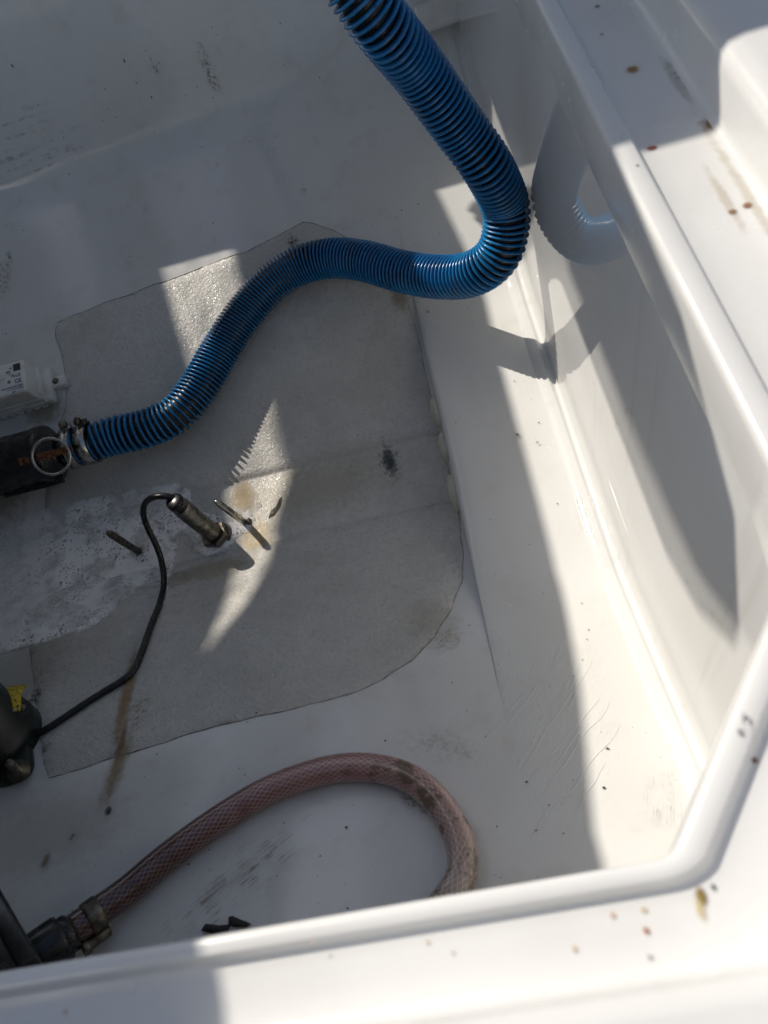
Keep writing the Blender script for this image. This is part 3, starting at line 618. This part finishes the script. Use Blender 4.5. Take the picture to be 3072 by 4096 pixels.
part('block', rbox(e0 + vd * .072 - wax[2] * .026 + wax[1] * BLK, wax, (.085, .082, .060), .004), M['blackplastic'], xt)
part('cap_plate', rbox(e0 + vd * .030 - wax[2] * .030 + wax[1] * BLK, wax, (.014, .094, .070), .003), M['blackplastic'], xt)

# ------------------------------------------------------------------ foam, bubbles, wet film, caustic lines
def foam_mat():
    t = NT('soap_foam'); wp = t.warp(60, .012); hole = None; ringm = None
    for sc, th, pk in ((330, .40, .35), (185, .36, .60), (105, .30, .80)):
        vo = t.n('TexVoronoi'); vo.inputs['Scale'].default_value = sc; t.l(t.co, vo.inputs['Vector']); s2 = t.n('SeparateColor'); t.l(vo.outputs['Color'], s2.inputs[0]); pick = t.ramp(s2.outputs[0], pk, pk + .03)
        f = t.math('MULTIPLY', t.ramp(vo.outputs['Distance'], th, th * .75), pick); g = t.math('MULTIPLY', t.math('SUBTRACT', t.ramp(vo.outputs['Distance'], th * 1.5, th * 1.2), t.ramp(vo.outputs['Distance'], th, th * .8)), pick)
        hole = f if hole is None else t.math('MAXIMUM', hole, f); ringm = g if ringm is None else t.math('MAXIMUM', ringm, g)
    zone = t.ramp(t.noise(26, 3, .6), .44, .54); hole = t.math('MULTIPLY', hole, zone); ringm = t.math('MULTIPLY', ringm, zone)
    thick = t.ramp(t.noise(20, 4, .6, wp), .34, .56, .34, .97)
    at = t.n('Attribute'); at.attribute_name = 'margin'
    a = t.math('MULTIPLY', t.math('MAXIMUM', thick, t.math('MULTIPLY', ringm, .8)), t.math('SUBTRACT', 1.0, t.math('MULTIPLY', hole, .92))); a = t.math('MULTIPLY', a, at.outputs['Fac']); t.l(a, t.p.inputs['Alpha'])
    return t.out((.95, .95, .95), .35, t.bump(t.math('SUBTRACT', thick, hole), .4, .0012))
foam_px = [(-120, 2170), (150, 2045), (420, 1985), (600, 1950), (720, 1935), (765, 1960), (770, 2010), (820, 2050), (900, 2055), (960, 2035), (1005, 2040), (1024, 2085), (1005, 2130), (955, 2155), (925, 2200), (880, 2232), (830, 2238), (780, 2215), (745, 2155), (725, 2150), (712, 2210), (690, 2290), (668, 2400), (645, 2440), (640, 2350), (560, 2365), (480, 2410), (440, 2470), (330, 2525), (200, 2570), (60, 2610), (-120, 2640)]
fo = [hull(*p) for p in jitter(foam_px, 10, 4, 9)]
fm = sheet([(p.x, p.y) for p in fo], .0030, lambda x, y: hull_z(x, y) + .0014, .006, .001)
at = fm.attributes.new('margin', 'FLOAT', 'POINT'); poly2 = [(p.x, p.y) for p in fo]
for i, v in enumerate(fm.vertices):
    d = min((v.co.x - x) ** 2 + (v.co.y - y) ** 2 for x, y in poly2) ** .5; at.data[i].value = min(1, .55 + d / .010) * max(.25, min(1, (v.co.x + .72) / .18))
foam = link('soap_foam', fm, foam_mat(), None, label='white soapy foam spread round the sensor and studs', category='foam', kind='stuff')
def film_mat(name, margin=False, bs=1.0):
    t = NT(name); g = t.n('BsdfGlossy'); g.inputs['Roughness'].default_value = .05; tr = t.n('BsdfTransparent'); fr = t.n('Fresnel'); fr.inputs[0].default_value = 1.33; mx = t.n('MixShader')
    b = t.bump(t.noise(70, 3, .5, t.stretch((1.6, .6, 1), (0, 0, .75)), .8), .5 * bs, .0022); b = t.bump(t.noise(220, 3, .5, None, .6), .3 * bs, .0007, b); t.l(b, g.inputs['Normal']); t.l(b, fr.inputs['Normal'])
    at = t.n('Attribute'); at.attribute_name = 'margin'; t.l(t.math('MULTIPLY', fr.outputs[0], at.outputs['Fac']) if margin else fr.outputs[0], mx.inputs[0]); t.l(tr.outputs[0], mx.inputs[1]); t.l(g.outputs[0], mx.inputs[2]); t.l(mx.outputs[0], t.t.nodes['Material Output'].inputs[0]); return t.m
M['film'] = film_mat('water_film')
V = []; F = []
def add_ball(c, r, up=1.0, seg=8, rings=4):
    o = len(V); V.append(c + Vector((0, 0, r * up)))
    for j in range(1, rings + 1):
        a = .5 * math.pi * j / rings
        for k in range(seg): b = 2 * math.pi * k / seg; V.append(c + Vector((r * math.sin(a) * math.cos(b), r * math.sin(a) * math.sin(b), r * up * math.cos(a))))
    for k in range(seg): F.append((o, o + 1 + k, o + 1 + (k + 1) % seg))
    for j in range(rings - 1):
        for k in range(seg): F.append((o + 1 + j * seg + k, o + 1 + (j + 1) * seg + k, o + 1 + (j + 1) * seg + (k + 1) % seg, o + 1 + j * seg + (k + 1) % seg))
rnd = random.Random(4)
big = [(640, 2085, .0055), (650, 2112, .0045), (480, 2000, .003), (492, 2003, .003), (720, 1962, .004), (735, 1958, .0035), (725, 1972, .003), (690, 2160, .004), (670, 2220, .003), (1000, 2060, .0022), (1012, 2075, .0022), (1035, 2020, .003), (925, 2082, .002), (800, 2170, .002)]
for x, y, r in big: add_ball(hull(x, y, .003), r, .8, 12, 5)
for _ in range(260):
    x, y = rnd.choice([(rnd.gauss(260, 90), rnd.gauss(2330, 70)), (rnd.gauss(560, 70), rnd.gauss(2250, 60)), (rnd.gauss(480, 110), rnd.gauss(2100, 70)), (rnd.gauss(820, 40), rnd.gauss(2190, 25))]); add_ball(hull(x, y, .0025), rnd.uniform(.0007, .0022), .8, 6, 3)
bub = link('bubbles', mesh_of(V, F), film_mat('bubble_skin'), foam)
# caustic light drawn as thin pale ridges across the near corner
V = []; F = []; rnd = random.Random(5)
for (a, b) in (((2080, 3090), (2370, 2640)), ((2110, 3130), (2400, 2790)), ((1990, 2940), (2260, 2610)), ((1930, 2960), (2170, 2700)), ((2150, 3200), (2440, 2800)), ((2180, 3290), (2480, 2900)), ((2060, 2900), (2200, 2740)), ((2210, 3080), (2330, 2900)), ((2300, 3250), (2420, 3050)), ((2120, 3360), (2200, 3220))):
    C = []
    for k in range(25):
        t = k / 24; C.append(hull(a[0] + (b[0] - a[0]) * t + 14 * noise.noise(Vector((t * 4, a[0], 1))), a[1] + (b[1] - a[1]) * t + 14 * noise.noise(Vector((t * 4, a[0], 5))), .0021, floor_z))
    o = len(V); m_ = tube(C, lambda t: .0009 * math.sin(math.pi * min(1, max(0, t))) ** .6 * (.6 + .7 * abs(noise.noise(Vector((t * 14, a[0], 0))))) + .0001, 8, False)
    for v in m_.vertices: zf = floor_z(v.co.x, v.co.y); v.co.z = zf + .0003 + max(0.0, v.co.z - zf - .0021) * .35
    V += [v.co.copy() for v in m_.vertices]; F += [tuple(i + o for i in p.vertices) for p in m_.polygons]
tw = NT('caustic_line'); tw.p.inputs['Alpha'].default_value = .7; link('caustic_lines', mesh_of(V, F), tw.out((.86, .86, .86), .06), None, label='thin bright lines of caustic light across the near corner', category='caustic light', kind='stuff')
# small beads of water
for x, y, r, lab in ((1212, 762, .0045, 'largest clear water drop on the far slope'), (1103, 548, .003, 'small water drop above the largest drop on the far slope'), (1050, 433, .002, 'tiny water drop, topmost on the far slope')):
    V = []; F = []; add_ball(hull(x, y, .0002), r, .5, 14, 5); link('water_drop', mesh_of(V, F), M['film'], None, label=lab, category='water drop', group='water drops on the far slope')

# ------------------------------------------------------------------ sealant lumps under the shelf lip
M['sealant'] = plain('yellowed_sealant', (.60, .58, .50), .45, .12, 80, 0, .15)
for k, (x, y, ln, lab) in enumerate(((1722, 1652, .024, 'farthest'), (1752, 1795, .022, 'middle'), (1794, 1975, .026, 'nearest'))):
    c = atz(x, y, .036); c.x = XE - .001; bm = bmesh.new(); bmesh.ops.create_icosphere(bm, subdivisions=3, radius=1)
    for v in bm.verts:
        nn = noise.noise_vector(v.co * 1.6 + Vector((k * 5, 0, 0))) * .16; v.co = c + Vector(((v.co.x + nn.x) * .0088, (v.co.y + nn.y) * ln, (v.co.z + nn.z) * .016))
    m = bpy.data.meshes.new('b'); bm.to_mesh(m); bm.free()
    link('sealant_lump', m, M['sealant'], None, label=lab + ' of three white sealant lumps under the shelf lip', category='sealant', group='sealant lumps under the shelf')

# ------------------------------------------------------------------ flakes and grit
M['flake'] = plain('black_flake', (.018, .017, .016), .6, .4, 200, 0, .3)
def flake(pxs, h, name, label, fn=floor_z, mat=None):
    o = [hull(*p, fn=fn) for p in jitter(pxs, 8, 3, 5)]; c = sum(o, Vector()) / len(o); V = [c + Vector((0, 0, h))]; m_ = len(o); F = []
    for f, hh in ((.55, h * .9), (1.0, h * .5), (.98, 0)):
        for i, p in enumerate(o):
            q_ = c.lerp(p, f); V.append(Vector((q_.x, q_.y, fn(q_.x, q_.y) + .0012 + hh * (.6 + .8 * abs(noise.noise(p * 150))))))
    for i in range(m_):
        j = (i + 1) % m_; F.append((0, 1 + i, 1 + j))
        for r_ in range(2): F.append((1 + r_ * m_ + i, 1 + (r_ + 1) * m_ + i, 1 + (r_ + 1) * m_ + j, 1 + r_ * m_ + j))
    V[0] = Vector((c.x, c.y, fn(c.x, c.y) + .0012 + h))
    return link(name, mesh_of(V, F), mat or M['flake'], None, label=label, category='flake')
flake([(1080, 2075), (1090, 2045), (1110, 2030), (1118, 2000), (1130, 1992), (1126, 2030), (1105, 2065)], .002, 'paint_flake', 'black curled flake on the keel right of the bright stud')
flake([(815, 3725), (830, 3695), (880, 3705), (925, 3702), (915, 3722), (850, 3735)], .004, 'rubber_scrap', 'dark torn scrap nearest the pink hose by the near rim')
flake([(918, 3700), (920, 3672), (935, 3668), (970, 3685), (1010, 3698), (990, 3712), (940, 3712)], .005, 'rubber_scrap', 'dark torn scrap right of its neighbour by the near rim')
flake([(428, 3252), (436, 3238), (446, 3236), (442, 3252), (432, 3262)], .001, 'rust_flake', 'small dark flake at the foot of the rust streak')
V = []; F = []; rnd = random.Random(11)
for _ in range(330):
    x, y = rnd.uniform(0, 2450), rnd.uniform(60, 3650)
    p = hull(x, y, 0, floor_z)
    if p.x > XW - .03: continue
    r = rnd.choice((.0005, .0006, .0007, .0009, .0013)); o = len(V); k = rnd.randint(4, 6); a0 = rnd.uniform(0, 6); q_ = rnd.uniform(.5, 1)
    for i in range(k):
        a = a0 + 6.283 * i / k; u_, v_ = r * math.cos(a) * rnd.uniform(.7, 1.2), q_ * r * math.sin(a); V.append((p.x + u_, p.y + v_, floor_z(p.x + u_, p.y + v_) + .0013))
    V.append((p.x, p.y, p.z + .0018))
    for i in range(k): F.append((o + i, o + (i + 1) % k, o + k))
link('grit', mesh_of(V, F), M['flake'], None, False, label='dark grit scattered over the bilge floor', category='grit', kind='stuff')
